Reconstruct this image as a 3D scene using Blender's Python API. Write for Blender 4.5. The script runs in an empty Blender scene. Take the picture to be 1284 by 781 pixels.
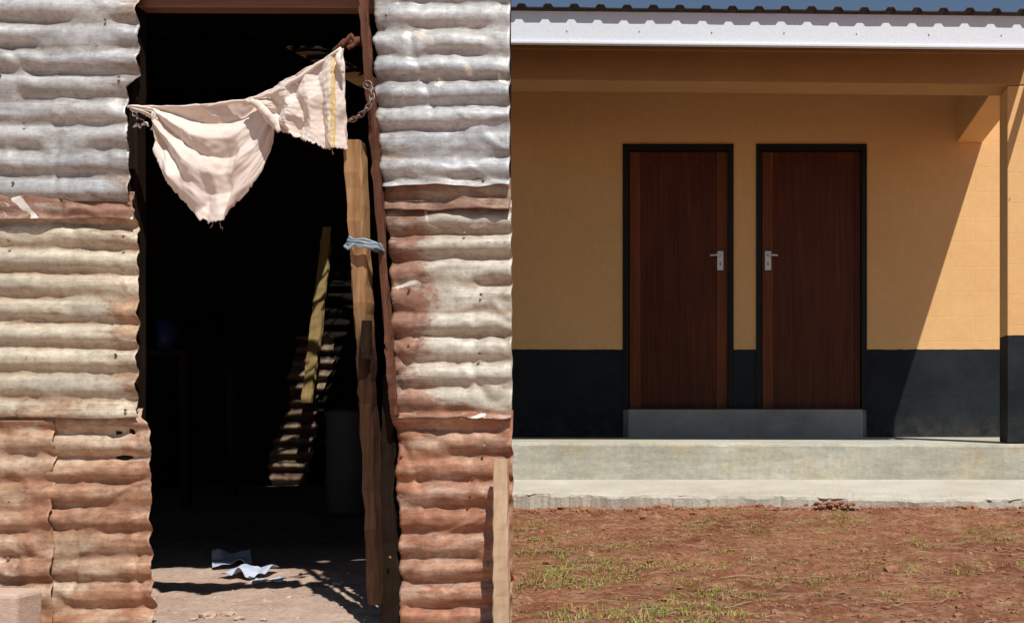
import bpy, bmesh, math, random
from mathutils import Vector, noise
random.seed(7)
F=1330.0; CX=966.0; HY=517.0; EYE=0.6
DS=3.0      # distance of shack front
DW=8.1      # distance of house wall
def X(px,d=DS): return (px-CX)/F*d
def Z(py,d=DS): return EYE+(HY-py)/F*d
def P(px,py,d=DS): return Vector((X(px,d),d,Z(py,d)))
def N(x,y=0,z=0): return noise.noise(Vector((x,y,z)))
def interp(tab,t):
    if t<=tab[0][0]: return tab[0][1]
    for (a,b),(c,d) in zip(tab,tab[1:]):
        if t<=c: return b+(d-b)*(t-a)/(c-a)
    return tab[-1][1]
def smooth(a,b,t):
    t=max(0,min(1,(t-a)/(b-a))); return t*t*(3-2*t)
scene=bpy.context.scene
# ------------------------------------------------------------ materials
def newmat(name):
    m=bpy.data.materials.new(name); m.use_nodes=True
    nt=m.node_tree; b=nt.nodes['Principled BSDF']
    return m,nt,b
def tex(nt,scale,detail=6,rough=.6,stretch=(1,1,1),off=(0,0,0),dist=0):
    tc=nt.nodes.new('ShaderNodeTexCoord'); mp=nt.nodes.new('ShaderNodeMapping')
    mp.inputs['Scale'].default_value=stretch; mp.inputs['Location'].default_value=off
    n=nt.nodes.new('ShaderNodeTexNoise'); n.inputs['Scale'].default_value=scale
    n.inputs['Detail'].default_value=detail; n.inputs['Roughness'].default_value=rough
    n.inputs['Distortion'].default_value=dist
    nt.links.new(tc.outputs['Object'],mp.inputs['Vector']); nt.links.new(mp.outputs[0],n.inputs['Vector'])
    return n.outputs['Fac']
def ramp(nt,fac,a,b,ca=(0,0,0,1),cb=(1,1,1,1)):
    r=nt.nodes.new('ShaderNodeValToRGB'); r.color_ramp.elements[0].position=a; r.color_ramp.elements[1].position=b
    r.color_ramp.elements[0].color=ca; r.color_ramp.elements[1].color=cb
    nt.links.new(fac,r.inputs[0]); return r.outputs[0]
def mix(nt,fac,a,b,mode='MIX'):
    m=nt.nodes.new('ShaderNodeMix'); m.data_type='RGBA'; m.blend_type=mode
    for sock,v in ((m.inputs[0],fac),(m.inputs[6],a),(m.inputs[7],b)):
        if isinstance(v,bpy.types.NodeSocket): nt.links.new(v,sock)
        elif isinstance(v,(int,float)): sock.default_value=v
        else: sock.default_value=(*v[:3],1)
    return m.outputs[2]
def mathn(nt,op,a,b,clamp=False):
    m=nt.nodes.new('ShaderNodeMath'); m.operation=op; m.use_clamp=clamp
    for i,v in enumerate((a,b)):
        if isinstance(v,bpy.types.NodeSocket): nt.links.new(v,m.inputs[i])
        else: m.inputs[i].default_value=v
    return m.outputs[0]
def bump(nt,b,h,strength=.3,dist=.01):
    n=nt.nodes.new('ShaderNodeBump'); n.inputs['Strength'].default_value=strength; n.inputs['Distance'].default_value=dist
    nt.links.new(h,n.inputs['Height']); nt.links.new(n.outputs[0],b.inputs['Normal'])
def simple(name,c1,c2,scale=8,rough=.8,stretch=(1,1,1),bs=.3,bd=.004,spec=.3,metal=0,fine=60):
    m,nt,b=newmat(name)
    f=ramp(nt,tex(nt,scale,8,.65,stretch,(random.random()*9,)*3),.3,.7)
    col=mix(nt,f,c1,c2)
    g=tex(nt,fine,6,.7,stretch)
    col=mix(nt,.35,col,ramp(nt,g,.25,.75,(.45,.45,.45,1),(1,1,1,1)),'MULTIPLY')
    nt.links.new(col,b.inputs['Base Color']); b.inputs['Roughness'].default_value=rough
    b.inputs['Specular IOR Level'].default_value=spec; b.inputs['Metallic'].default_value=metal
    bump(nt,b,g,bs,bd); return m
def tinmat(name,c1,c2,rust,amount,seed,grad=None,valley=(.30,.17,.09),vamt=.55,splash=False,metal=.1,rough=.55,zinc=None):
    """old galvanised sheet: two base tones, rust blotches, dirt lying in the valleys"""
    m,nt,b=newmat(name)
    o=(seed*3.7,seed*1.3,seed*5.1)
    base=mix(nt,ramp(nt,tex(nt,2.6,6,.65,(.6,1,2.6),o),.38,.60),c1,c2)
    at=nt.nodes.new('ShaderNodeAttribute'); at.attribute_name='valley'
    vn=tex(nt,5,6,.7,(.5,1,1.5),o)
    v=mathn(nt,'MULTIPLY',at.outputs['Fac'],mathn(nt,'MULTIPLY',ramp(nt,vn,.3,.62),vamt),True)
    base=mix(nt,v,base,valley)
    rn=tex(nt,3.2,12,.76,(.75,1,1.7),(o[1],o[2],o[0]),.6)
    if grad:
        ga=nt.nodes.new('ShaderNodeAttribute'); ga.attribute_name='edge'
        rn=mathn(nt,'ADD',rn,mathn(nt,'MULTIPLY',ga.outputs['Fac'],grad))
    rm=ramp(nt,rn,.60-amount*.42,.68-amount*.30)
    r2=mix(nt,ramp(nt,tex(nt,14,8,.7,(1,1,1),o),.35,.65),rust,(rust[0]*.55,rust[1]*.42,rust[2]*.40))
    base=mix(nt,mathn(nt,'MULTIPLY',rm,.85),base,r2)
    zc=zinc or (min(1,c1[0]*1.2),min(1,c1[1]*1.2),min(1,c1[2]*1.2))
    zb_=ramp(nt,tex(nt,4.5,9,.74,(.6,1,2.0),(o[2],o[0],o[1])),.52,.63)
    base=mix(nt,mathn(nt,'MULTIPLY',zb_,.6),base,zc)
    # isolated dark rust bites
    db=ramp(nt,tex(nt,16,6,.7,(.8,1,1.3),(o[1],o[0],o[2])),.66,.72); base=mix(nt,mathn(nt,'MULTIPLY',db,.7),base,(.16,.07,.04))
    ls=tex(nt,9,6,.65,(.22,1,7),o); base=mix(nt,.5,base,ramp(nt,ls,.36,.58,(.55,.48,.42,1),(1,1,1,1)),'MULTIPLY')
    sp=tex(nt,80,6,.8,(.7,1,1),o)
    base=mix(nt,.6,base,ramp(nt,sp,.32,.54,(.42,.37,.33,1),(1,1,1,1)),'MULTIPLY')
    st=tex(nt,9,6,.6,(3.5,1,.35),o)
    base=mix(nt,.35,base,ramp(nt,st,.3,.6,(.55,.5,.45,1),(1,1,1,1)),'MULTIPLY')
    if splash:
        s=ramp(nt,tex(nt,6,4,.6,(1,1,1),(3.1,0,7.7),1.2),.64,.67)
        base=mix(nt,s,base,(.75,.70,.62))
    nt.links.new(base,b.inputs['Base Color'])
    b.inputs['Metallic'].default_value=metal; b.inputs['Roughness'].default_value=rough
    b.inputs['Specular IOR Level'].default_value=.4
    bump(nt,b,sp,.35,.004); return m
def woodmat(name,c1,c2,axis='z',rough=.7,sc=6,bs=.35,spec=.3,fine=False):
    st=(9,9,.5) if axis=='z' else (.5,9,9)
    m,nt,b=newmat(name)
    g=tex(nt,sc,8,.65,st,(random.random()*5,0,0),.4)
    col=mix(nt,ramp(nt,g,.3,.7),c1,c2)
    big=tex(nt,2.5,4,.6,(1,1,.6)); col=mix(nt,.5,col,ramp(nt,big,.3,.7,(.5,.48,.46,1),(1,1,1,1)),'MULTIPLY')
    if fine: col=mix(nt,.5,col,ramp(nt,tex(nt,16,3,.5,(9,9,.12)),.35,.6,(.45,.4,.38,1),(1,1,1,1)),'MULTIPLY')
    nt.links.new(col,b.inputs['Base Color']); b.inputs['Roughness'].default_value=rough
    b.inputs['Specular IOR Level'].default_value=spec
    bump(nt,b,g,bs,.004); return m
# ------------------------------------------------------------ mesh helpers
def link(o,parent=None):
    scene.collection.objects.link(o)
    if parent: o.parent=parent
    return o
def mesh(name,v,f,mat=None,parent=None,smoothf=False,attrs=None):
    me=bpy.data.meshes.new(name); me.from_pydata([tuple(a) for a in v],[],f); me.update()
    if mat: 
        for mm in (mat if isinstance(mat,list) else [mat]): me.materials.append(mm)
    if smoothf: me.polygons.foreach_set('use_smooth',[True]*len(me.polygons))
    if attrs:
        for k,vals in attrs.items():
            a=me.attributes.new(k,'FLOAT','POINT'); a.data.foreach_set('value',vals)
    return link(bpy.data.objects.new(name,me),parent)
def empty(name):
    e=bpy.data.objects.new(name,None); e.empty_display_size=.2; return link(e)
def box(name,x0,x1,y0,y1,z0,z1,mat,parent=None,bev=.004,tilt=0,seg=2,ytilt=0):
    bm=bmesh.new(); bmesh.ops.create_cube(bm,size=1)
    for v in bm.verts:
        v.co=Vector((x0+(v.co.x+.5)*(x1-x0),y0+(v.co.y+.5)*(y1-y0),z0+(v.co.z+.5)*(z1-z0)))
    if bev: bmesh.ops.bevel(bm,geom=bm.edges[:],offset=bev,segments=seg,affect='EDGES',profile=.5)
    for v in bm.verts: v.co.z+=tilt*v.co.x+ytilt*(v.co.y-y0)
    me=bpy.data.meshes.new(name); bm.to_mesh(me); bm.free(); me.materials.append(mat)
    return link(bpy.data.objects.new(name,me),parent)
def board(name,pts,mat,parent=None,jit=.003,seed=0,n=24):
    """irregular sawn board: pts = [(centre Vector,width,thick)] bottom->top"""
    v=[];f=[]
    for i in range(n+1):
        t=i/n*(len(pts)-1); k=min(int(t),len(pts)-2); u=t-k
        c=pts[k][0].lerp(pts[k+1][0],u); w=pts[k][1]+(pts[k+1][1]-pts[k][1])*u; th=pts[k][2]+(pts[k+1][2]-pts[k][2])*u
        for j,(sx,sy) in enumerate(((-1,-1),(-.85,-1.0),(.85,-1),(1,-1),(1,1),(-1,1))):
            dx=N(i*.7,j*3.1,seed)*jit; dy=N(i*.6,j*2.7,seed+9)*jit
            yy=sy*th/2+dy+( .15*th if j in(0,3) else 0)
            v.append(c+Vector((sx*w/2+dx,yy,(N(j*5,seed,i)*jit*2 if i in(0,n) else 0))))
    for i in range(n):
        for j in range(6):
            a=i*6+j;b=i*6+(j+1)%6; f.append((a,b,b+6,a+6))
    f.append(tuple(range(5,-1,-1))); f.append(tuple(n*6+j for j in range(6)))
    return mesh(name,v,f,mat,parent)
def tube(name,pts,r,mat,parent=None,closed=False,ns=8,rf=None):
    v=[];f=[];n=len(pts)
    for i,p in enumerate(pts):
        p=Vector(p); a=Vector(pts[(i-1)%n] if closed or i>0 else pts[i]); b=Vector(pts[(i+1)%n] if closed or i<n-1 else pts[i])
        t=(b-a).normalized(); s=t.cross(Vector((0,1,0.01))); 
        if s.length<.05: s=t.cross(Vector((1,0,0)))
        s.normalize(); q=t.cross(s)
        rr=r if rf is None else r*rf(i/(n-1))
        for j in range(ns):
            an=2*math.pi*j/ns; v.append(p+s*math.cos(an)*rr+q*math.sin(an)*rr)
    m=n if closed else n-1
    for i in range(m):
        for j in range(ns):
            a=i*ns+j;b=i*ns+(j+1)%ns;c=((i+1)%n)*ns+(j+1)%ns;d=((i+1)%n)*ns+j
            f.append((a,b,c,d))
    if not closed: f.append(tuple(range(ns-1,-1,-1))); f.append(tuple((n-1)*ns+j for j in range(ns)))
    return mesh(name,v,f,mat,parent,True)
def rock(c,s,seed,v,f,sub=1,flat=.6):
    bm=bmesh.new(); bmesh.ops.create_icosphere(bm,subdivisions=sub,radius=1)
    o=len(v)
    for w in bm.verts:
        k=1+.55*N(w.co.x*1.3+seed,w.co.y*1.3,w.co.z*1.3)
        v.append(Vector((c[0]+w.co.x*s*k,c[1]+w.co.y*s*k,c[2]+w.co.z*s*k*flat)))
    for q in bm.faces: f.append(tuple(o+a.index for a in q.verts))
    bm.free()
# ------------------------------------------------------------ world / sun / camera
SUN=Vector((.317,-.53,1.0))
w=bpy.data.worlds.new('World'); scene.world=w; w.use_nodes=True
nt=w.node_tree; bg=nt.nodes['Background']; sk=nt.nodes.new('ShaderNodeTexSky'); sk.sky_type='NISHITA'; sk.sun_disc=False
sk.sun_elevation=math.asin(1/SUN.length); sk.sun_rotation=math.atan2(SUN.x,SUN.y); sk.air_density=1.0; sk.dust_density=.4
nt.links.new(sk.outputs[0],bg.inputs[0]); bg.inputs[1].default_value=.065
L=bpy.data.lights.new('sun','SUN'); L.energy=5.0; L.angle=math.radians(.5); L.color=(1,.97,.92)
lo=link(bpy.data.objects.new('sun',L)); lo.rotation_euler=SUN.to_track_quat('Z','Y').to_euler(); lo.location=(3,-4,9)
cam=bpy.data.cameras.new('camera'); co=link(bpy.data.objects.new('camera',cam)); scene.camera=co
co.location=(0,0,EYE); co.rotation_euler=(math.pi/2,0,0); cam.sensor_width=36; cam.lens=36*F/1284
cam.shift_x=(642-CX)/1284; cam.shift_y=(HY-390.5)/1284; cam.clip_end=1000; cam.clip_start=.05
scene.view_settings.view_transform='Standard'; scene.view_settings.look='None'; scene.view_settings.exposure=0

# ------------------------------------------------------------ ground
def ground_z(x,y):
    z=.0
    s=x+.29*y
    if y>3.2 and x>-4.3: z+=.20*smooth(3.4,5.8,y)*smooth(0,-.12,s)*smooth(6.1,5.95,y)
    z+=.055*smooth(4.6,5.95,y)*smooth(-.05,.1,s)
    near=1 if (abs(x)<5 and 1<y<9) else .5
    z+=near*(.014*N(x*1.3,y*1.3)+.010*N(x*5,y*5,3)+.007*N(x*14,y*14,5)+.004*N(x*33,y*33,8))
    if s>0: z+=.018*max(0,N(x*9,y*9,12))
    return z
def axis(a,b,step,far):
    s=[a+i*step for i in range(int((b-a)/step)+1)]
    k=step
    lo=[];v=a
    while v>-far: k*=1.5; v-=k; lo.append(v)
    k=step;hi=[];v=s[-1]
    while v<far: k*=1.5; v+=k; hi.append(v)
    return lo[::-1]+s+hi
xs=axis(-3.2,2.4,.016,300); ys=axis(2.5,6.4,.016,300)
v=[(x,y,ground_z(x,y)) for y in ys for x in xs]; nx=len(xs)
f=[(j*nx+i,j*nx+i+1,(j+1)*nx+i+1,(j+1)*nx+i) for j in range(len(ys)-1) for i in range(nx-1)]
gm,nt,b=newmat('red_soil')
c=mix(nt,ramp(nt,tex(nt,1.6,8,.65),.34,.64),(.19,.066,.034),(.36,.155,.085))
c=mix(nt,ramp(nt,tex(nt,9,8,.7,(1,1,1),(4,2,0)),.47,.66),c,(.44,.24,.145))
c=mix(nt,.85,c,ramp(nt,tex(nt,45,8,.75),.36,.56,(.30,.26,.24,1),(1,1,1,1)),'MULTIPLY')
gr=mathn(nt,'MULTIPLY',ramp(nt,tex(nt,2.2,6,.7,(1,1,1),(1,7,0)),.50,.64),ramp(nt,tex(nt,38,5,.8),.42,.6))
c=mix(nt,mathn(nt,'MULTIPLY',gr,.45),c,(.30,.24,.08))
geo=nt.nodes.new('ShaderNodeNewGeometry'); sp=nt.nodes.new('ShaderNodeSeparateXYZ'); nt.links.new(geo.outputs['Position'],sp.inputs[0])
line=mathn(nt,'ADD',sp.outputs['X'],mathn(nt,'MULTIPLY',sp.outputs['Y'],.27))
mr=nt.nodes.new('ShaderNodeMapRange'); nt.links.new(line,mr.inputs[0]); mr.inputs[1].default_value=-.12; mr.inputs[2].default_value=-.02; mr.inputs[3].default_value=1; mr.inputs[4].default_value=0
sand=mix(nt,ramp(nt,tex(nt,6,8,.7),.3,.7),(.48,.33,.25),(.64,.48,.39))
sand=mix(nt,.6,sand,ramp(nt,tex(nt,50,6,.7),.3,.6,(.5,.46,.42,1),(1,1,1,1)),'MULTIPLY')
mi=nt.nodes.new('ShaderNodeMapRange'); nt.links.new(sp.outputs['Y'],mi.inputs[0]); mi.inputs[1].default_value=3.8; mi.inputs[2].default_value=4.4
sand=mix(nt,mi.outputs[0],sand,(.12,.10,.085))  # floor past the door darkened: interior shade put into the colour
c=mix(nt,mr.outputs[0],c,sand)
nt.links.new(c,b.inputs['Base Color']); b.inputs['Roughness'].default_value=.95; b.inputs['Specular IOR Level'].default_value=.1
bump(nt,b,tex(nt,60,10,.8),.7,.014)
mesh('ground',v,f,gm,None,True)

cm=simple('clod',(.24,.085,.045),(.44,.24,.15),5,.95,(1,1,1),.5,.004,.1)
v=[];f=[]
for i in range(2300):
    y=random.uniform(2.8,6.0); x=random.uniform(-.27*y,.27*y)
    s=random.choice([.003,.004,.005,.006,.009])*random.uniform(.7,1.5)
    if random.random()<.02: s*=2.4
    rock((x,y,ground_z(x,y)+s*.2),s,i*1.7,v,f,1)
for i in range(520):   # broken edge of soil against the apron
    x=random.uniform(-1.6,1.8); y=5.95+random.uniform(-.10,.03); s=random.uniform(.006,.024)
    rock((x,y,ground_z(x,y)+s*.2),s,i*2.3,v,f,1)
for i in range(110):
    rock((X(1040,5.9)+random.gauss(0,.06),5.86+random.gauss(0,.03),.055+random.uniform(0,.05)),random.uniform(.008,.018),i*3.3,v,f,1)
mesh('soil_clods',v,f,cm)
sm=simple('rubble',(.45,.30,.22),(.62,.48,.38),9,.95)
v=[];f=[]
for i in range(200):
    x=random.uniform(-2.2,-1.05); y=random.uniform(3.02,3.9); s=random.choice([.003,.005,.007])*random.uniform(.7,1.3)
    rock((x,y,ground_z(x,y)+s*.2),s,i*1.1,v,f,1)
for px,py,s in((262,772,.024),(285,770,.020),(300,776,.014),(243,776,.012),(330,774,.01)):
    d=.6*F/(py-HY); rock((X(px,d),d,ground_z(X(px,d),d)+.004),s,px*.3,v,f,2,.5)
mesh('rubble_stones',v,f,sm)

# grass
def grassmat(name,c1,c2):
    m,nt,b=newmat(name); c=mix(nt,ramp(nt,tex(nt,7,4),.35,.65),c1,c2); nt.links.new(c,b.inputs['Base Color']); b.inputs['Roughness'].default_value=.7
    b.inputs['Specular IOR Level'].default_value=.2
    return m
g1=grassmat('grass_green',(.15,.19,.025),(.30,.31,.05)); g2=grassmat('grass_straw',(.48,.36,.17),(.34,.23,.10))
v=[];f=[];mi_=[]
def blade(x,y,z,h,lean,az,wd,mat):
    o=len(v); dx,dy=math.cos(az),math.sin(az); sx,sy=-dy*wd,dx*wd
    for k,(t,ww) in enumerate(((0,1),(.5,.8),(1,.08))):
        l=lean*t*t; hz=h*t*(1-.3*lean/h*t if h>0 else 1)
        v.append((x+dx*l-sx*ww,y+dy*l-sy*ww,z+hz)); v.append((x+dx*l+sx*ww,y+dy*l+sy*ww,z+hz))
    f.append((o,o+1,o+3,o+2)); f.append((o+2,o+3,o+5,o+4)); mi_.extend([mat,mat])
for i in range(7500):
    y=random.uniform(2.85,5.85); x=random.uniform(-.27*y,.26*y)
    dens=1.3*N(x*2.1+3,y*2.1,2)+1.0*N(x*7,y*7,9)+(.34 if x<-.30 else 0)-.06*(y-3.6)
    if dens<.34+random.uniform(-.22,.2): continue
    z=ground_z(x,y)-.003
    nb=random.randint(3,9); r=random.uniform(.004,.02); big=.8+max(0,dens)*.6
    for k in range(nb):
        h=random.uniform(.005,.022)*big; mt=0 if random.random()<.62 else 1
        blade(x+random.gauss(0,r),y+random.gauss(0,r),z,h,random.uniform(.5,1.8)*h,random.uniform(0,6.28),random.uniform(.0008,.0019),mt)
for px,py,sc in ((962,714,1),(905,690,1),(1162,683,1.2),(1065,724,1.4),(860,727,1.5),(700,690,1.2),(740,705,1.3),(690,722,1.2),(1210,712,.9),(830,768,1.3),(715,765,1.5),(890,740,1.3),(860,634,.9),(668,640,.9),(680,680,1.4),(725,730,1.2),(708,770,1.2),(1150,676,.8),(1020,728,1)):
    d=.59*F/(py-HY); x,y=X(px,d),min(d,5.93)
    for k in range(int(55*sc)):
        a=x+random.gauss(0,.045*sc);c_=y+random.gauss(0,.035*sc)
        blade(a,c_,ground_z(a,c_)-.002,random.uniform(.008,.032),random.uniform(.006,.034),random.uniform(0,6.28),random.uniform(.001,.0022),0 if random.random()<.8 else 1)
o=mesh('grass',v,f,[g1,g2]); o.data.polygons.foreach_set('material_index',mi_)
tw=simple('dry_straw',(.44,.33,.20),(.27,.16,.09),9,.9)
vv=[];ff=[]
for i in range(330):
    y=random.uniform(2.9,5.8); x=random.uniform(-.27*y,.26*y); a=random.uniform(-.7,.7)+(math.pi if random.random()<.5 else 0); l=random.uniform(.02,.13); r=random.uniform(.0008,.0019)
    o=len(vv)
    for k in range(4):
        t=k/3; px_=x+math.cos(a)*l*t; py_=y+math.sin(a)*l*t+.01*math.sin(t*3+i); pz=ground_z(px_,py_)+.004+.006*math.sin(t*3)
        for q in range(3):
            an=q*2.094; vv.append((px_-math.sin(a)*math.cos(an)*r,py_+math.cos(a)*math.cos(an)*r,pz+math.sin(an)*r))
    for k in range(3):
        for q in range(3):
            ff.append((o+k*3+q,o+k*3+(q+1)%3,o+k*3+3+(q+1)%3,o+k*3+3+q))
mesh('dry_twigs',vv,ff,tw)

# ------------------------------------------------------------ house
H=empty('veranda_house')
def zw(py): return Z(py,DW)
hm,nt,b=newmat('ochre_and_black_paint')
tcn=nt.nodes.new('ShaderNodeTexCoord'); s3=nt.nodes.new('ShaderNodeSeparateXYZ'); nt.links.new(tcn.outputs['Object'],s3.inputs[0])
och=mix(nt,ramp(nt,tex(nt,1.3,6,.6),.3,.7),(.80,.47,.20),(.87,.535,.245))
och=mix(nt,.22,och,ramp(nt,tex(nt,22,8,.7,(1,1,.6)),.3,.65,(.7,.66,.6,1),(1,1,1,1)),'MULTIPLY')
# faint course joints telegraphing through the thin render
bt_=nt.nodes.new('ShaderNodeTexBrick'); mp_=nt.nodes.new('ShaderNodeMapping'); mp_.inputs['Rotation'].default_value=(math.pi/2,0,0)
nt.links.new(tcn.outputs['Object'],mp_.inputs[0]); nt.links.new(mp_.outputs[0],bt_.inputs['Vector'])
bt_.inputs['Scale'].default_value=1.0; bt_.inputs['Brick Width'].default_value=.39; bt_.inputs['Row Height'].default_value=.19; bt_.inputs['Mortar Size'].default_value=.008; bt_.inputs['Mortar Smooth'].default_value=1
blk=mix(nt,ramp(nt,tex(nt,3,8,.7),.4,.75),(.008,.012,.015),(.022,.028,.032))
edge=mathn(nt,'ADD',s3.outputs['Z'],mathn(nt,'MULTIPLY',mathn(nt,'SUBTRACT',tex(nt,14,3,.5),.5),.012))
isd=mathn(nt,'LESS_THAN',edge,zw(438))
dust=nt.nodes.new('ShaderNodeMapRange'); nt.links.new(s3.outputs['Z'],dust.inputs[0]); dust.inputs[1].default_value=.41; dust.inputs[2].default_value=.60; dust.inputs[3].default_value=.5; dust.inputs[4].default_value=0
blk=mix(nt,mathn(nt,'MULTIPLY',dust.outputs[0],ramp(nt,tex(nt,12,6,.7),.35,.7)),blk,(.09,.075,.06))
nt.links.new(mix(nt,isd,och,blk),b.inputs['Base Color'])
rr=mathn(nt,'SUBTRACT',.85,mathn(nt,'MULTIPLY',isd,.25)); nt.links.new(rr,b.inputs['Roughness'])
b.inputs['Specular IOR Level'].default_value=.2
hb=mathn(nt,'ADD',tex(nt,3.5,4,.5),mathn(nt,'MULTIPLY',tex(nt,60,8,.8),.35))
hb=mathn(nt,'SUBTRACT',hb,mathn(nt,'MULTIPLY',bt_.outputs['Fac'],.10)); bump(nt,b,hb,.4,.012)
och2=simple('ochre_beam_paint',(.46,.26,.11),(.55,.32,.14),2,.85,(1,1,1),.3,.006)
blackp=simple('black_paint',(.010,.010,.012),(.018,.017,.017),5,.5,spec=.2)
conc,nt,b=newmat('concrete_screed')
c=mix(nt,ramp(nt,tex(nt,1.8,8,.65,(.6,1,1.6)),.32,.66),(.40,.39,.31),(.64,.62,.53))
c=mix(nt,ramp(nt,tex(nt,3.1,8,.7,(.5,1,1),(5,5,1)),.5,.70),c,(.56,.47,.30))
c=mix(nt,.55,c,ramp(nt,tex(nt,30,8,.75),.3,.62,(.55,.53,.5,1),(1,1,1,1)),'MULTIPLY')
c=mix(nt,.45,c,ramp(nt,tex(nt,7,8,.78,(.5,1,2.0),(2,2,2)),.42,.58,(.58,.60,.56,1),(1,1,1,1)),'MULTIPLY')
nt.links.new(c,b.inputs['Base Color']); b.inputs['Roughness'].default_value=.85; bump(nt,b,tex(nt,35,8,.7),.4,.006)
conc2=simple('apron_concrete',(.48,.43,.35),(.62,.58,.49),3,.9,(1,1,1),.6,.010)
conc3=simple('threshold_concrete',(.28,.28,.26),(.46,.45,.41),4,.85,(.6,1,1),.5,.008)
XL=-3.6; XR=1.97
d1=(X(781,DW),X(920,DW)); d2=(X(948,DW),X(1087,DW)); zt=zw(181); zb=zw(513); fl=zw(548)
box('wall',XL,d1[0],DW,DW+.15,0,3.18,hm,H,0); box('wall_pier',d1[1],d2[0],DW,DW+.15,0,zt,hm,H,0)
box('wall_right',d2[1],XR,DW,DW+.15,0,3.18,hm,H,0); box('wall_above_doors',d1[0],d2[1],DW,DW+.15,zt,3.18,hm,H,0)
box('wall_base',d1[0],d1[1],DW+.02,DW+.15,0,zb,conc3,H,0);box('wall_base.001',d2[0],d2[1],DW+.02,DW+.15,0,zb,conc3,H,0)
box('side_wall_left',XL,XL+.15,DW+.152,12,0,3.25,hm,H,0); box('side_wall_right',XR-.15,XR,DW+.152,12,0,3.25,hm,H,0); box('back_wall',XL+.152,XR-.152,11.85,12,0,3.7,hm,H,0)
wdA=woodmat('dark_stained_wood',(.085,.021,.008),(.155,.040,.015),'z',.5,5,.2,.2,True)
wdB=woodmat('stained_stile_wood',(.19,.052,.018),(.27,.078,.028),'z',.5,5,.2,.2,True)
steel=simple('brushed_steel',(.78,.78,.78),(.84,.84,.84),20,.35,(1,1,1),.1,.001,.5,.2)
hole=simple('keyhole_black',(.01,.01,.01),(.01,.01,.01))
def door(a,c,hs):
    fw=.042
    box('frame_left',a,a+fw,DW-.012,DW+.10,zb,zt,blackp,H,.003)
    box('frame_right',c-fw,c,DW-.012,DW+.10,zb,zt,blackp,H,.003)
    box('frame_head',a+fw,c-fw,DW-.012,DW+.10,zt-.045,zt,blackp,H,.003)
    x0,x1=a+fw+.004,c-fw-.004; y0=DW+.035; top=zt-.05; bot=zb+.004
    wl=x0+.086; wr=x1-(.045 if hs<0 else .085)-.001
    box('door_stile_left',x0,wl-.001,y0,y0+.04,bot,top,wdB,H,.003); box('door_stile_right',wr+.001,x1,y0,y0+.04,bot,top,wdB if hs>0 else wdA,H,.003)
    box('door_top_rail',wl,wr,y0+.001,y0+.04,top-.085,top,wdA,H,.003)
    n=4; bw=(wr-wl)/n
    for i in range(n):
        box('door_panel',wl+i*bw,wl+(i+1)*bw-.0005,y0+.006,y0+.036,bot,top-.086,wdA,H,.0008)
    hx=(x1-.058) if hs>0 else (x0+.045)
    z0=zw(338); z1=zw(314)
    box('handle_plate',hx-.024,hx+.024,y0-.006,y0-.0005,z0,z1,steel,H,.003,0,2)
    zz=z1-.035
    tube('handle_lever',[(hx,y0-.004,zz),(hx,y0-.035,zz),(hx-hs*.012,y0-.045,zz),(hx-hs*.075,y0-.045,zz-.003)],.007,steel,H)
    box('keyhole',hx-.004,hx+.004,y0-.0075,y0-.005,z0+.035,z0+.06,hole,H,.0008)
door(*d1,1); door(*d2,-1)
box('threshold_step',X(785,DW-.25),X(1083,DW-.25),DW-.16,DW-.001,fl-.02,zb,conc3,H,.012)
def slab(name,x0,x1,yf,yb,z0,z1,mat,tiltz=0,sl=0,rough=.006,seed=0):
    n=int((x1-x0)/.02); v=[];f=[]
    prof=[(0,z0,0),(0,z0+(z1-z0)*.5,0),(0,z1-.02,0),(.006,z1-.006,0),(.02,z1,0),((yb-yf)*.3,z1,1),((yb-yf)*.65,z1,1),(yb-yf,z1,1)]
    for i in range(n+1):
        x=x0+(x1-x0)*i/n
        for j,(dy,z,_) in enumerate(prof):
            r=rough*(N(x*4,j*.6,seed)+.6*N(x*15,j*1.3,seed)+.4*N(x*40,j,seed)) if j<5 else .002*N(x*3,j,seed)
            v.append((x,yf+dy+r,z+(sl*dy if j>=4 else 0)+(r*.6 if 1<j<5 else 0)+tiltz*x*(1-dy/(yb-yf))))
    k=len(prof)
    for i in range(n):
        for j in range(k-1): f.append((i*k+j,(i+1)*k+j,(i+1)*k+j+1,i*k+j+1))
    f.append(tuple(j for j in range(k-1,-1,-1))); f.append(tuple(n*k+j for j in range(k)))
    mesh(name,v,f,mat,H,False)
slab('veranda_slab',XL,2.3,6.55,DW+.01,-.1,fl,conc,-.004,0,.004,1)
slab('apron_step',XL,2.4,6.0,6.552,-.1,.130,conc2,-.012,.10,.022,5)
box('front_beam',XL,1.71,6.6,6.83,2.65,2.97,och2,H,.006,-.010)
bt=box('beam_batten',XL,1.70,6.585,6.6-.001,2.84,2.86,och2,H,.002,-.010)
box('side_beam',1.425,1.62,6.832,DW-.001,2.66,2.98,hm,H,.006)
box('column',1.475,1.70,6.603,6.83,fl,2.632,hm,H,.006)
box('column.001',XL+.02,XL+.24,6.603,6.83,fl,2.68,hm,H,.006)
white=simple('white_fascia_paint',(.82,.86,.92),(.87,.90,.94),3,.45,(1,1,1),.05,.002,.4)
box('fascia',XL-.05,1.69,6.15,6.17,2.720,2.912,white,H,.003,-.0105)
box('fascia_lip',XL-.05,1.69,6.138,6.149,2.720,2.735,white,H,.002,-.0105)
box('bargeboard',1.665,1.68,6.172,8.0,2.76,2.88,white,H,.002,-.0105,2,.14)
screw=simple('fastener',(.55,.55,.57),(.6,.6,.6))
vv=[];ff=[]
for i in range(9):
    x=-1.6+i*.42; rock((x,6.149,2.80-.0105*x),.005,i,vv,ff,1,1)
mesh('fascia_fixings',vv,ff,screw,H)
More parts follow.
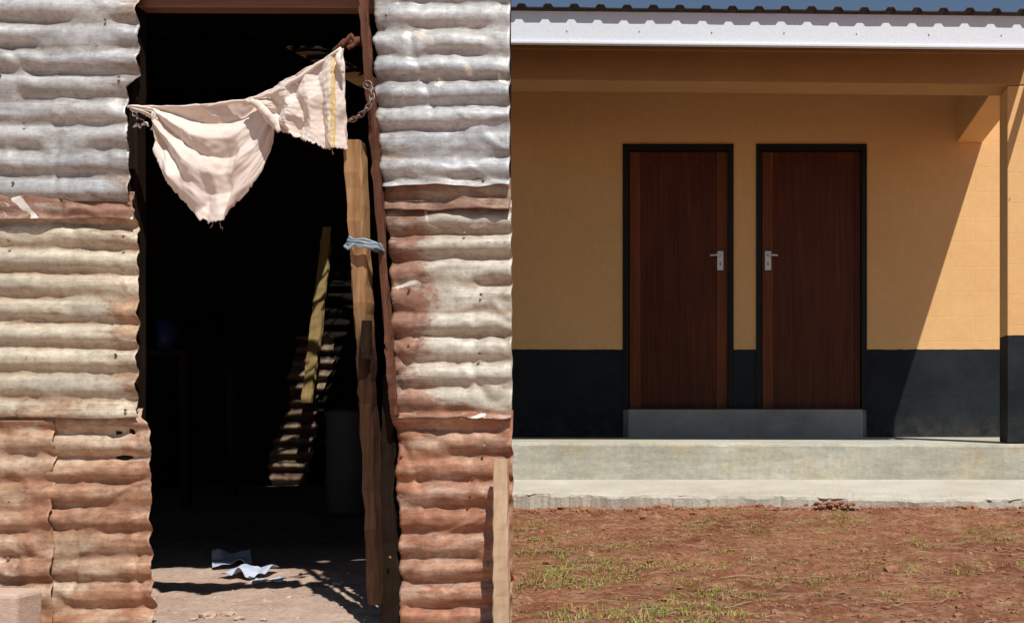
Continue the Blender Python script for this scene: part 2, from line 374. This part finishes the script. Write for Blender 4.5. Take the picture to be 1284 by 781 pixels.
rm_=simple('roof_metal_grey',(.10,.11,.13),(.16,.17,.19),3,.4,(1,1,1),.05,.002,.5,.3)
def roof(name,x0,x1,y0,y1):
    v=[];f=[];rp=.152; pts=[]
    x=x0
    while x<x1:
        for t,h in ((0,0),(.50,0),(.60,.020),(.82,.020),(.92,0)):
            pts.append((x+t*rp,h))
        x+=rp
    pts.append((x,0)); ny=6
    for j in range(ny+1):
        y=y0+(y1-y0)*j/ny
        for (xx,h) in pts: v.append((xx,y,2.914+(y-6.08)*.14+h-.0105*xx+ (.004*N(xx*3,0,0) if j==0 else 0)))
    k=len(pts)
    for j in range(ny):
        for i in range(k-1): f.append((j*k+i,j*k+i+1,(j+1)*k+i+1,(j+1)*k+i))
    o=mesh(name,v,f,rm_,H); s=o.modifiers.new('s','SOLIDIFY'); s.thickness=.003; s.offset=1
roof('veranda_roof',XL-.07,1.56,6.11,8.12); roof('main_roof',XL-.07,1.95,8.121,12.3)

# ------------------------------------------------------------ shack
S=empty('corrugated_shack')
PITCH=.0715
def ridge(s): return abs((s%1)-.5)*2
def sheet(name,xl,xr,z0,z1,y,mat,seed,amp=.0095,phase=0,tilt=0,dent=1.0,edgeL=0,edgeR=0,pitch=PITCH,nxs=None,curl=1,lean=0):
    """xl,xr: functions of z giving the torn side edges"""
    nz=int((z1-z0)/.0038); wdt=xr((z0+z1)/2)-xl((z0+z1)/2); nx=nxs or max(20,int(wdt/.008)); v=[];f=[];va=[];ed=[]
    for j in range(nz+1):
        for i in range(nx+1):
            u=i/nx; t=j/nz
            zz0=z0+.006*N(u*6,seed,1)+.010*N(u*1.7,seed,4); zz=zz0+(z1-zz0)*t
            a=xl(zz);c=xr(zz); x=a+(c-a)*u
            ph=(zz+tilt*x+.008*N(x*1.4,zz*.8,seed)+.005*N(x*7,zz*3,seed+3)+.010*N(zz*2.2,seed,9))/pitch*2*math.pi+phase
            ph+=.22*math.cos(ph)
            k=1+.45*N(x*2,zz*4,seed+5)*dent
            k*=1-.85*smooth(.20,.45,N(x*5,zz*7,seed+11)+.1)*dent*.9
            w_=math.sin(ph); w_=w_*(1.06-.06*w_*w_)
            cr=max(0,.5-abs(N(x*4+seed,zz*2.5,seed+20))*9)*smooth(-.05,.25,N(x*2.2,zz*2.2,seed+30))
            cr2=max(0,.5-abs(N(x*7+seed,zz*7,seed+50))*7)*smooth(0,.3,N(x*3,zz*3,seed+60))
            yy=y-amp*k*w_+.011*dent*N(x*1.7,zz*2.3,seed+7)+.0065*dent*N(x*9,zz*12,seed+2)+.0034*dent*N(x*28,zz*28,seed)+.014*dent*cr-.008*dent*cr2
            yy-=.012*curl*smooth(.05,0,zz-zz0)*(.5+N(x*7,0,seed))
            el=smooth(.05,0,x-a) ; er=smooth(.05,0,c-x)
            yy+=edgeL*el*.02*(.4+N(zz*11,seed,2))+edgeR*er*.02*(.4+N(zz*11,seed,5))
            yy+=lean*(zz-z0)
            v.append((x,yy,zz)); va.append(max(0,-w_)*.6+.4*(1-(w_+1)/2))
            ed.append(max(0,1-(min(x-a if edgeL else 9,c-x if edgeR else 9))/.16)*.8+.6*smooth(.07,.0,z1-zz)+.5*smooth(.05,0,zz-zz0))
    for j in range(nz):
        for i in range(nx):
            q=j*(nx+1)+i; f.append((q,q+1,q+nx+2,q+nx+1))
    o=mesh(name,v,f,mat,S,True,{'valley':va,'edge':ed})
    s=o.modifiers.new('s','SOLIDIFY'); s.thickness=.0012; s.offset=1
    return o
def edgef(tab,seed,j=.007):
    t=sorted([(Z(py),X(px)) for px,py in tab])
    def fn(z): 
        n1=N(z*9,seed,0)*j+N(z*27,seed,3)*j*.8+N(z*80,seed,3)*j*.45
        n1+=-j*.2*max(0,math.sin(z/PITCH*2*math.pi+seed))
        return interp(t,z)+n1
    return fn
const=lambda px:(lambda z:X(px))
eL=edgef([(176,-120),(175,0),(178,96),(160,112),(162,150),(166,225),(170,300),(172,523),(182,530),(184,640),(188,781),(190,860)],3)
eR=edgef([(472,-120),(472,0),(474,110),(482,237),(487,300),(492,400),(491,525),(497,600),(500,781),(502,860)],8)
mA=tinmat('galvanised_grey',(.66,.66,.65),(.45,.46,.48),(.44,.31,.21),.10,1,.10,(.30,.26,.22),.8,False,.15,.45)
mB=tinmat('galvanised_cream',(.72,.65,.50),(.56,.52,.43),(.52,.31,.17),.14,2,.12,(.44,.28,.16),.9)
mC=tinmat('rusted_orange',(.64,.50,.37),(.58,.37,.23),(.50,.25,.14),.36,3,.12,(.30,.16,.09),.9,zinc=(.72,.60,.46))
mD=tinmat('galvanised_grey_right',(.70,.71,.71),(.50,.53,.56),(.48,.36,.25),.08,4,.10,(.33,.29,.25),.75,True,.15,.45)
mF=tinmat('galvanised_patina',(.70,.67,.58),(.58,.54,.45),(.42,.19,.11),.16,5,.46,(.42,.27,.16),.8,True)
mG=tinmat('rusted_red',(.62,.43,.30),(.54,.31,.19),(.48,.21,.115),.48,6,.12,(.27,.13,.075),.9,zinc=(.72,.56,.44))
mE=tinmat('rust_strip',(.46,.36,.28),(.38,.28,.20),(.36,.18,.11),.3,7,.2)
inner=simple('shade_black_metal',(.009,.007,.006),(.016,.012,.009),5,.9,spec=.05)  # near-black colour stands in for the shade inside the shack
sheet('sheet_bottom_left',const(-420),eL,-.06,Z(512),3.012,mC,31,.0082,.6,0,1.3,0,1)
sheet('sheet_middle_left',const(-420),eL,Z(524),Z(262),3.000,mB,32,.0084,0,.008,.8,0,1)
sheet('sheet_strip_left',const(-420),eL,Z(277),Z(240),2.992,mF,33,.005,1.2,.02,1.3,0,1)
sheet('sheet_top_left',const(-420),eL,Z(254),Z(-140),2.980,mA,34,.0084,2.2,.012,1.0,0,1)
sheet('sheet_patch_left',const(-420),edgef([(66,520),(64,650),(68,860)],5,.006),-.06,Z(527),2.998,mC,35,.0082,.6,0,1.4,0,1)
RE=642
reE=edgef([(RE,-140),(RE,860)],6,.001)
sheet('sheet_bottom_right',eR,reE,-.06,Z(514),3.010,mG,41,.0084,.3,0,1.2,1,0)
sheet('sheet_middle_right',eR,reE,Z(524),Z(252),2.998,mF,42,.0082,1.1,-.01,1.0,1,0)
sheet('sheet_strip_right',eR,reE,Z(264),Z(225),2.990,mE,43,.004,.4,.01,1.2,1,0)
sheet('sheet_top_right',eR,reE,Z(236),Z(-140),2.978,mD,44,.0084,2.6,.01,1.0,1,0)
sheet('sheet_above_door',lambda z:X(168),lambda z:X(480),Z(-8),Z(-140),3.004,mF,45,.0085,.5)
dk=woodmat('dark_timber',(.014,.009,.006),(.030,.018,.012),'z',spec=.05)
xb0,xb1=-4.0,-1.62; yb=5.9
def quadwall(name,a,b_,z0,za,zb_,mat,amp=.009,seed=0,nx=60,skew=None):
    a=Vector(a);b_=Vector(b_); n=Vector((b_.y-a.y,-(b_.x-a.x))).normalized(); nz=150; v=[];f=[];va=[]
    for j in range(nz+1):
        for i in range(nx+1):
            u=i/nx; p=a.lerp(b_,u); z=z0+((za+(zb_-za)*u)-z0)*j/nz
            s=math.sin(z/PITCH*2*math.pi)*amp+.01*N(u*5,z*2,seed)
            dx=0
            if skew is not None: dx=skew*(z-z0)+(.06*N(z*4,seed,u>.5)+.03*N(z*17,seed,u>.5))
            v.append((p.x+n.x*s+dx,p.y+n.y*s,z)); va.append((1-math.sin(z/PITCH*2*math.pi))/2)
    for j in range(nz):
        for i in range(nx): q=j*(nx+1)+i; f.append((q,q+1,q+nx+2,q+nx+1))
    mesh(name,v,f,mat,S,True,{'valley':va,'edge':[0]*len(va)})
mBk=tinmat('painted_sun_band',(.34,.24,.15),(.24,.16,.10),(.16,.08,.05),.3,9,None,(.01,.008,.006),1.9)  # pale tone imitates sunlit ridges, black valleys the shade between them
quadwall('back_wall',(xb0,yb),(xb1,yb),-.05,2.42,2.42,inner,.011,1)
quadwall('back_wall_sun_band',(-2.78,yb-.03),(-2.58,yb-.03),.19,1.02,1.02,mBk,.011,1,30,.20)  # added strip, skewed along the sun band; its brightness is in the colour
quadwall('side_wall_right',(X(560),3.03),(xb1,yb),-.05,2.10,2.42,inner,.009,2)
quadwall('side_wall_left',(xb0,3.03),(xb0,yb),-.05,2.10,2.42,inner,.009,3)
zf=2.06
def rz(y): return zf+(y-3.0)*.10
def roofpiece(nm,x0,x1a,x1b,y0,y1,off=0):
    v=[];f=[];n=max(2,int((x1a-x0)/.019))
    for i in range(n+1):
        t=i/n; xa=x0+(x1a-x0)*t; xb=x0+(x1b-x0)*t; h=.008*math.sin(xa/PITCH*2*math.pi)+off
        v+= [(xa,y0,rz(y0)+h),(xb,y1,rz(y1)+h)]
    for i in range(n): f.append((2*i,2*i+2,2*i+3,2*i+1))
    mesh(nm,v,f,[inner],S,True)
def sx(y): return -.262*y     # right roof edge, over the side wall
hx0,hx1,hy0,hy1=-2.14,-1.97,4.75,5.42
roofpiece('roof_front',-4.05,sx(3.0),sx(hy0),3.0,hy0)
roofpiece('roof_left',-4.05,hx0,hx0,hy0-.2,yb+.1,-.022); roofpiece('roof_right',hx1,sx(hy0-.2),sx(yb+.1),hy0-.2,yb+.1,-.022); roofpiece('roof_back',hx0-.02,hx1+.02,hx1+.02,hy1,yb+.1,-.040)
# unseen lath and brush, added to break up sunlight through the roof hole
for k,(ya,yc,r) in enumerate(((4.84,4.93,.012),(5.02,4.98,.018),(5.12,5.22,.010),(5.33,5.27,.016))):
    tube('sun_break_lath',[(hx0-.05,ya,rz(ya)+.02),((hx0+hx1)/2,(ya+yc)/2+.01,rz(ya)+.03),(hx1+.05,yc,rz(yc)+.02)],r,dk,S,False,6)
for k in range(9):
    a=random.uniform(0,3.1); cx_=random.uniform(hx0,hx1); cy_=random.uniform(hy0+.05,hy1)
    tube('sun_break_brush',[(cx_-math.cos(a)*.09,cy_-math.sin(a)*.09,rz(cy_)+.02),(cx_,cy_,rz(cy_)+.04),(cx_+math.cos(a)*.09,cy_+math.sin(a)*.09,rz(cy_)+.02)],.006,dk,S,False,5)
lintw=woodmat('red_brown_lintel',(.20,.09,.055),(.30,.15,.10),'x')
box('lintel',X(166),X(470),3.02,3.07,Z(9),Z(-30),lintw,S,.004,-.004)
board('jamb_post_left',[(Vector((X(150),3.05,-.02)),.06,.05),(Vector((X(150),3.05,2.03)),.06,.05)],dk,S)
board('jamb_post_right',[(Vector((X(520),3.06,-.02)),.06,.05),(Vector((X(500),3.06,2.03)),.06,.05)],dk,S)
board('corner_post',[(Vector((X(618),3.06,-.02)),.06,.05),(Vector((X(618),3.06,2.03)),.06,.05)],dk,S)
redw=woodmat('red_brown_timber',(.08,.03,.018),(.19,.085,.052),'z',spec=.1)
board('door_frame_strip',[(P(494,520,2.99),.016,.02),(P(487,420,2.99),.016,.02),(P(474,230,2.975),.020,.02),(P(462,90,2.97),.022,.02),(P(452,-60,2.98),.018,.02)],redw,S,.008,4,40)
board('door_frame_strip_lower',[(P(494,800,3.03),.060,.02),(P(486,620,3.03),.040,.02),(P(487,470,3.03),.025,.02)],dk,S,.008,6)
pm,nt,b=newmat('weathered_post')
g=tex(nt,5,8,.65,(9,9,.5),(2,0,0),.4)
tcn=nt.nodes.new('ShaderNodeTexCoord'); s3=nt.nodes.new('ShaderNodeSeparateXYZ'); nt.links.new(tcn.outputs['Object'],s3.inputs[0])
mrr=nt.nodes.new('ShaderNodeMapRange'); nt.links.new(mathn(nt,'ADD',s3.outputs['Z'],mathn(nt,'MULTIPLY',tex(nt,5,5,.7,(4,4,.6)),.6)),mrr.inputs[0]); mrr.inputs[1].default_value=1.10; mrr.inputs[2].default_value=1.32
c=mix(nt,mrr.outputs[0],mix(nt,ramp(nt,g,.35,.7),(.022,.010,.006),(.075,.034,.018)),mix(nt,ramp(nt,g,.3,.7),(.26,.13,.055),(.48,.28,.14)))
nt.links.new(c,b.inputs['Base Color']); b.inputs['Roughness'].default_value=.85; b.inputs['Specular IOR Level'].default_value=.1; bump(nt,b,g,.6,.006)
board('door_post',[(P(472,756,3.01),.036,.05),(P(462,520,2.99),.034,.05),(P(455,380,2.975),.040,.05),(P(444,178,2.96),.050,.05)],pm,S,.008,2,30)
board('latch_block',[(P(459,450,2.94),.026,.02),(P(460,402,2.94),.024,.02)],dk,S,.004,5,6)
nm=simple('rusty_nail',(.16,.08,.05),(.30,.22,.17),20,.6,metal=.4)
vv=[];ff=[]
for px in (20,150,505,600):
    for py in list(range(25,240,70))+list(range(300,520,70))+list(range(560,760,70)):
        if random.random()<.3: continue
        rock((X(px)+random.uniform(-.04,.04),2.976+(.012 if py>255 else 0)+(.008 if py>530 else 0),Z(py)+random.uniform(-.02,.02)),.0045,px+py,vv,ff,1,1)
mesh('nails',vv,ff,nm,S)

# ------------------------------------------------------------ hanging cloth
clm,nt,b=newmat('faded_cream_cloth')
c=mix(nt,ramp(nt,tex(nt,5,6,.6),.3,.7),(.78,.63,.54),(.84,.76,.70))
c=mix(nt,.3,c,ramp(nt,tex(nt,14,8,.7),.3,.6,(.66,.56,.47,1),(1,1,1,1)),'MULTIPLY')
nt.links.new(c,b.inputs['Base Color']); b.inputs['Roughness'].default_value=.95; b.inputs['Specular IOR Level'].default_value=.1
wv=tex(nt,350,2,.5); bump(nt,b,wv,.25,.001)
tr=nt.nodes.new('ShaderNodeBsdfTranslucent'); nt.links.new(c,tr.inputs[0]); ms=nt.nodes.new('ShaderNodeMixShader'); ms.inputs[0].default_value=.10
out=[n for n in nt.nodes if n.type=='OUTPUT_MATERIAL'][0]; nt.links.new(b.outputs[0],ms.inputs[1]); nt.links.new(tr.outputs[0],ms.inputs[2]); nt.links.new(ms.outputs[0],out.inputs[0])
yel=simple('yellow_trim',(.62,.40,.08),(.76,.58,.28),60,.9)
CL=empty('hanging_cloth')
def cloth(name,tab,foldf,y,nu=130,nv=110,trim=None,seed=0):
    v=[];f=[];mi=[]
    for j in range(nv+1):
        for i in range(nu+1):
            u=i/nu;t=j/nv
            tx=interp([(a,b[0]) for a,b,c in tab],u); ty=interp([(a,b[1]) for a,b,c in tab],u)
            bx=interp([(a,c[0]) for a,b,c in tab],u); by=interp([(a,c[1]) for a,b,c in tab],u)
            px=tx+(bx-tx)*t; py=ty+(by-ty)*t
            if t>.93: py+=(t-.93)/.07*3.5*(N(u*30,seed,0)+N(u*110,1,1))
            px+=1.5*N(u*6,t*6,4)+2*N(0,t*9,seed)*(u<.02 or u>.98)
            v.append((X(px,y),y+foldf(u,t)+.006*N(u*7,t*6,6)+.0022*N(u*26,t*22,6),Z(py,y)))
    for j in range(nv):
        for i in range(nu):
            q=j*(nu+1)+i; f.append((q,q+nu+1,q+nu+2,q+1)); mi.append(1 if trim and trim[0]<(i/nu)<trim[1] and N(i*.9,j*.35,2)>-.25 else 0)
    o=mesh(name,v,f,[clm,yel],CL,True); o.data.polygons.foreach_set('material_index',mi)
    s=o.modifiers.new('s','SOLIDIFY'); s.thickness=.0015
tab1=[(0,(163,133),(163,138)),(.08,(183,134),(186,146)),(.14,(193,134),(205,154)),(.20,(205,135),(194,172)),(.27,(220,135),(196,190)),(.38,(243,135),(212,222)),(.5,(262,133),(231,252)),(.60,(280,131),(250,274)),(.70,(300,129),(270,281)),(.76,(309,127),(288,281)),(.80,(315,125),(292,266)),(.86,(323,122),(315,242)),(.91,(330,119),(328,220)),(.96,(338,116),(338,190)),(1,(345,112),(344,166))]
def sr(s,p=1.5): return ridge(s)**p
def fold1(u,t):
    env=math.sin(math.pi*min(1,u*1.02))**.6
    q=(t*1.0-.16*math.sin(math.pi*u))*3.6*(1-.25*u)+.22*N(u*2.2,t*2,1)
    s=(sr(q,1.3)-.45)*.038*env*max(0,1-t*.75)
    s+=(sr(u*2.2+t*.7+.3*N(u*2,t*2,7),1.2)-.45)*.046*t*env
    s+=(sr(u*6.5-t*1.3+.3*N(u*4,t*4,3),1.2)-.45)*.013*t
    return s-.03*env*math.sin(t*math.pi*.8)
cloth('cloth_swag',tab1,fold1,2.93,seed=1)
tab2=[(0,(314,124),(330,150)),(.15,(338,114),(346,163)),(.3,(355,106),(360,167)),(.5,(378,93),(380,176)),(.7,(400,80),(402,184)),(.85,(416,70),(416,188)),(1,(430,60),(433,186))]
def fold2(u,t):
    r=(u-1)*(1.0+.5*t)
    s=(sr(r*3.6+1.3*t*(1-u)+.35*N(u*3,t*3,3),1.3)-.45)*.034*(.35+.65*t)
    return s+(sr(t*1.7+u*1.2+.3*N(u*3,t*2,9))-.5)*.020*(1-u)-.014*math.sin(u*3.14)
cloth('cloth_tail',tab2,fold2,2.905,120,100,(.855,.905),2)
def rl(pts,n=24):
    out=[];m=len(pts)-1
    for i in range(n+1):
        t=i/n*m;k=min(int(t),m-1);u=t-k; a=Vector(pts[k]);b_=Vector(pts[k+1]); out.append(a.lerp(b_,u))
    return out
def wob(pts,a): return [p+Vector((0,a*N(i*.5,3,1),a*N(i*.5,7,2))) for i,p in enumerate(pts)]
tube('twisted_hem',wob(rl([P(160,134,2.94),P(205,135,2.93),P(262,133,2.915),P(318,124,2.905),P(345,112,2.90)],30),.004),.005,clm,CL,False,10,lambda t:.8+.4*math.sin(t*19)**2)
tube('fold_roll',wob(rl([P(308,127,2.895),P(322,130,2.885),P(338,146,2.88),P(350,166,2.89)],24),.004),.010,clm,CL,False,12,lambda t:.35+.8*math.sin(math.pi*min(1,t*.95+.03)))
tube('fold_roll.001',wob(rl([P(318,124,2.895),P(345,116,2.89),P(378,96,2.89),P(428,60,2.90)],24),.004),.006,clm,CL,False,12,lambda t:.5+.6*math.sin(math.pi*t))
tube('knot',wob(rl([P(428,62,2.89),P(424,75,2.885),P(430,92,2.89)],14),.004),.008,clm,CL,False,10,lambda t:.5+.6*math.sin(math.pi*t))
for i,(a,b_) in enumerate((((163,137),(172,150)),((166,137),(182,156)),((275,279),(279,288)),((268,278),(264,286)),((416,187),(418,194)),((200,150),(203,158)))):
    tube('loose_thread',wob(rl([P(*a,2.93),P(*b_,2.92)],6),.01),.0008,clm,CL,False,4)
white_r=simple('white_rag',(.7,.7,.68),(.8,.8,.78))
for q,(px,py) in enumerate(((172,158),(182,156),(194,161))):
    tube('rag_scrap',wob(rl([P(px-5,py+2,2.97),P(px,py-2,2.96),P(px+5,py+3,2.97)],8),.004),.0035,white_r,CL,False,6,lambda t:.3+math.sin(math.pi*t))
PE=empty('pole_stub')
tube('stub',wob(rl([P(418,66,2.95),P(432,54,2.95),P(452,52,2.99)],10),.004),.012,redw,PE,False,9,lambda t:.6+.5*t)
tube('stub_knot',wob(rl([P(428,60,2.93),P(440,44,2.93),P(446,54,2.94),P(436,62,2.93)],14),.004),.006,redw,PE,False,8)
chm=simple('rusty_chain',(.22,.13,.09),(.34,.27,.23),30,.55,metal=.6)
CH=empty('rusty_chain')
cp=rl([P(436,152,2.93),P(446,149,2.925),P(458,140,2.92),P(466,128,2.92),P(467,114,2.925),P(458,105,2.94)],11)
for i in range(11):
    a,b_=cp[i],cp[i+1]; t=(b_-a).normalized(); c_=(a+b_)/2; s=t.cross(Vector((0,1,0))).normalized() if i%2 else Vector((0,1,0)); 
    ring=[c_+t*math.cos(q*math.pi/6)*.0115+s*math.sin(q*math.pi/6)*.0065 for q in range(12)]
    tube('link',ring,.0022,chm,CH,True,6)
tube('wire_loop',[P(461,107,2.93)+Vector((math.cos(q*.52)*.012,0,math.sin(q*.52)*.012)) for q in range(12)],.002,chm,CH,True,6)
blue=simple('blue_grey_plastic',(.20,.27,.34),(.36,.43,.50),25,.45)
TI=empty('plastic_tie')
for k,(py,r) in enumerate(((303,.0035),(306,.0045),(309,.0035),(311,.003))):
    pts=[Vector((X(457,2.96)+math.cos(a*math.pi/10)*(.042+.003*k),2.965+math.sin(a*math.pi/10)*.042,Z(py,2.96)+.010*N(a*.7,k,2)-.006*math.cos(a*math.pi/10))) for a in range(20)]
    tube('wrap',pts,r,blue,TI,True,7)
tube('tie_end',wob(rl([P(444,306,2.915),P(436,312,2.91),P(432,308,2.915)],8),.004),.004,blue,TI,False,6)

# ------------------------------------------------------------ things inside the shack
pale=woodmat('pale_plank',(.30,.20,.07),(.42,.30,.12),'z')
pl=board('leaning_plank',[(P(384,505,5.70),.050,.02),(P(398,400,5.74),.065,.02),(P(411,285,5.80),.045,.02)],pale,None,.010,7)
dr=empty('storage_drum'); dm=simple('grey_plastic',(.06,.06,.06),(.09,.09,.09),4,.6,spec=.2)
dd=4.9; cx=X(438,dd); rad=.10; v=[];f=[]; zg=ground_z(cx,dd); prof=[(0,0),(.9,0),(1,.02),(1,.14),(1.04,.15),(1.04,.165),(1,.175),(1,.32),(1.04,.33),(1.04,.345),(1,.355),(1,.44),(1.06,.45),(1.06,.47),(.2,.48),(0,.48)]
for (r,z) in prof:
    for a in range(28): v.append((cx+math.cos(a*math.tau/28)*r*rad,dd+math.sin(a*math.tau/28)*r*rad,zg+z))
for i in range(len(prof)-1):
    for a in range(28): f.append((i*28+a,i*28+(a+1)%28,(i+1)*28+(a+1)%28,(i+1)*28+a))
mesh('body',v,f,dm,dr,True)
tb=empty('wooden_table'); ty=4.9; tx0,tx1=X(120,ty),X(235,ty); tg=ground_z(tx0,ty)
box('top',tx0-.3,tx1,ty,ty+.5,.86,.89,dk,tb)
for lx in (tx0-.28,tx1-.05):
    for ly in (ty+.02,ty+.44): box('leg',lx,lx+.04,ly,ly+.04,tg-.03,.86,dk,tb)
cu=simple('blue_enamel',(.02,.03,.12),(.02,.03,.14),5,.5)
v=[];f=[];ccx=X(212,ty+.15)
for (r,z) in ((0,0),(.04,0),(.05,.01),(.055,.14),(.05,.14),(.046,.02),(0,.02)):
    for a in range(20): v.append((ccx+math.cos(a*math.tau/20)*r,ty+.15+math.sin(a*math.tau/20)*r,.891+z))
for i in range(6):
    for a in range(20): f.append((i*20+a,i*20+(a+1)%20,(i+1)*20+(a+1)%20,(i+1)*20+a))
mesh('blue_cup',v,f,cu,None,True)
pp=simple('blue_white_paper',(.38,.44,.58),(.58,.63,.72),8,.8)
PA=empty('crumpled_paper')
def paper(cx_,cy_,w_,l_,ang,seed,h=.03):
    v=[];f=[];n=14
    for j in range(n+1):
        for i in range(n+1):
            a=(i/n-.5)*w_;c_=(j/n-.5)*l_; x=cx_+a*math.cos(ang)-c_*math.sin(ang); y=cy_+a*math.sin(ang)+c_*math.cos(ang)
            z=ground_z(x,y)+.006+h*abs(N(i*.16+seed,j*.14,seed))*1.6+h*.5*ridge(i*.09+j*.05+seed*.3)
            v.append((x,y,z))
    for j in range(n):
        for i in range(n): q=j*(n+1)+i; f.append((q,q+1,q+n+2,q+n+1))
    o=mesh('sheet',v,f,pp,PA); o.modifiers.new('s','SOLIDIFY').thickness=.001
def gpos(px,py,g=0.03):
    d=(EYE-g)*F/(py-HY); return X(px,d),d
x,y=gpos(290,706); paper(x,y,.13,.20,.5,1,.035)
x,y=gpos(312,716); paper(x,y,.14,.14,-.3,4,.025)
x,y=gpos(338,722); paper(x,y,.10,.07,.2,8,.010)
x,y=gpos(322,612,.17); paper(x,y,.10,.07,.2,8,.012); x,y=gpos(285,610,.17); paper(x,y,.22,.07,.1,5,.015)
x,y=gpos(285,653,.06); board('wood_offcut',[(Vector((x-.1,y,ground_z(x,y)+.015)),.03,.05),(Vector((x+.1,y+.02,ground_z(x,y)+.015)),.03,.05)],dk,None,.003,2,6)

# ------------------------------------------------------------ things leaning / lying outside
pk=woodmat('sunbleached_plank',(.46,.30,.18),(.60,.43,.28),'z')
board('leaning_plank.001',[(P(629,820,2.84)+Vector((0,0,0)),.044,.02),(P(628,575,2.955),.038,.02)],pk,None,.004,11)
bk=simple('pale_brick',(.52,.36,.28),(.62,.46,.37),10,.95,(1,1,1),.7,.006)
bb=box('clay_brick',X(0,2.85)-.16,X(30,2.85),2.82,2.93,-.01,Z(741,2.85),bk,None,.014,0,3)
for vv_ in bb.data.vertices: vv_.co+=Vector((N(vv_.co.x*20,vv_.co.z*20,1),0,N(vv_.co.x*18,vv_.co.y*20,4)))*.008
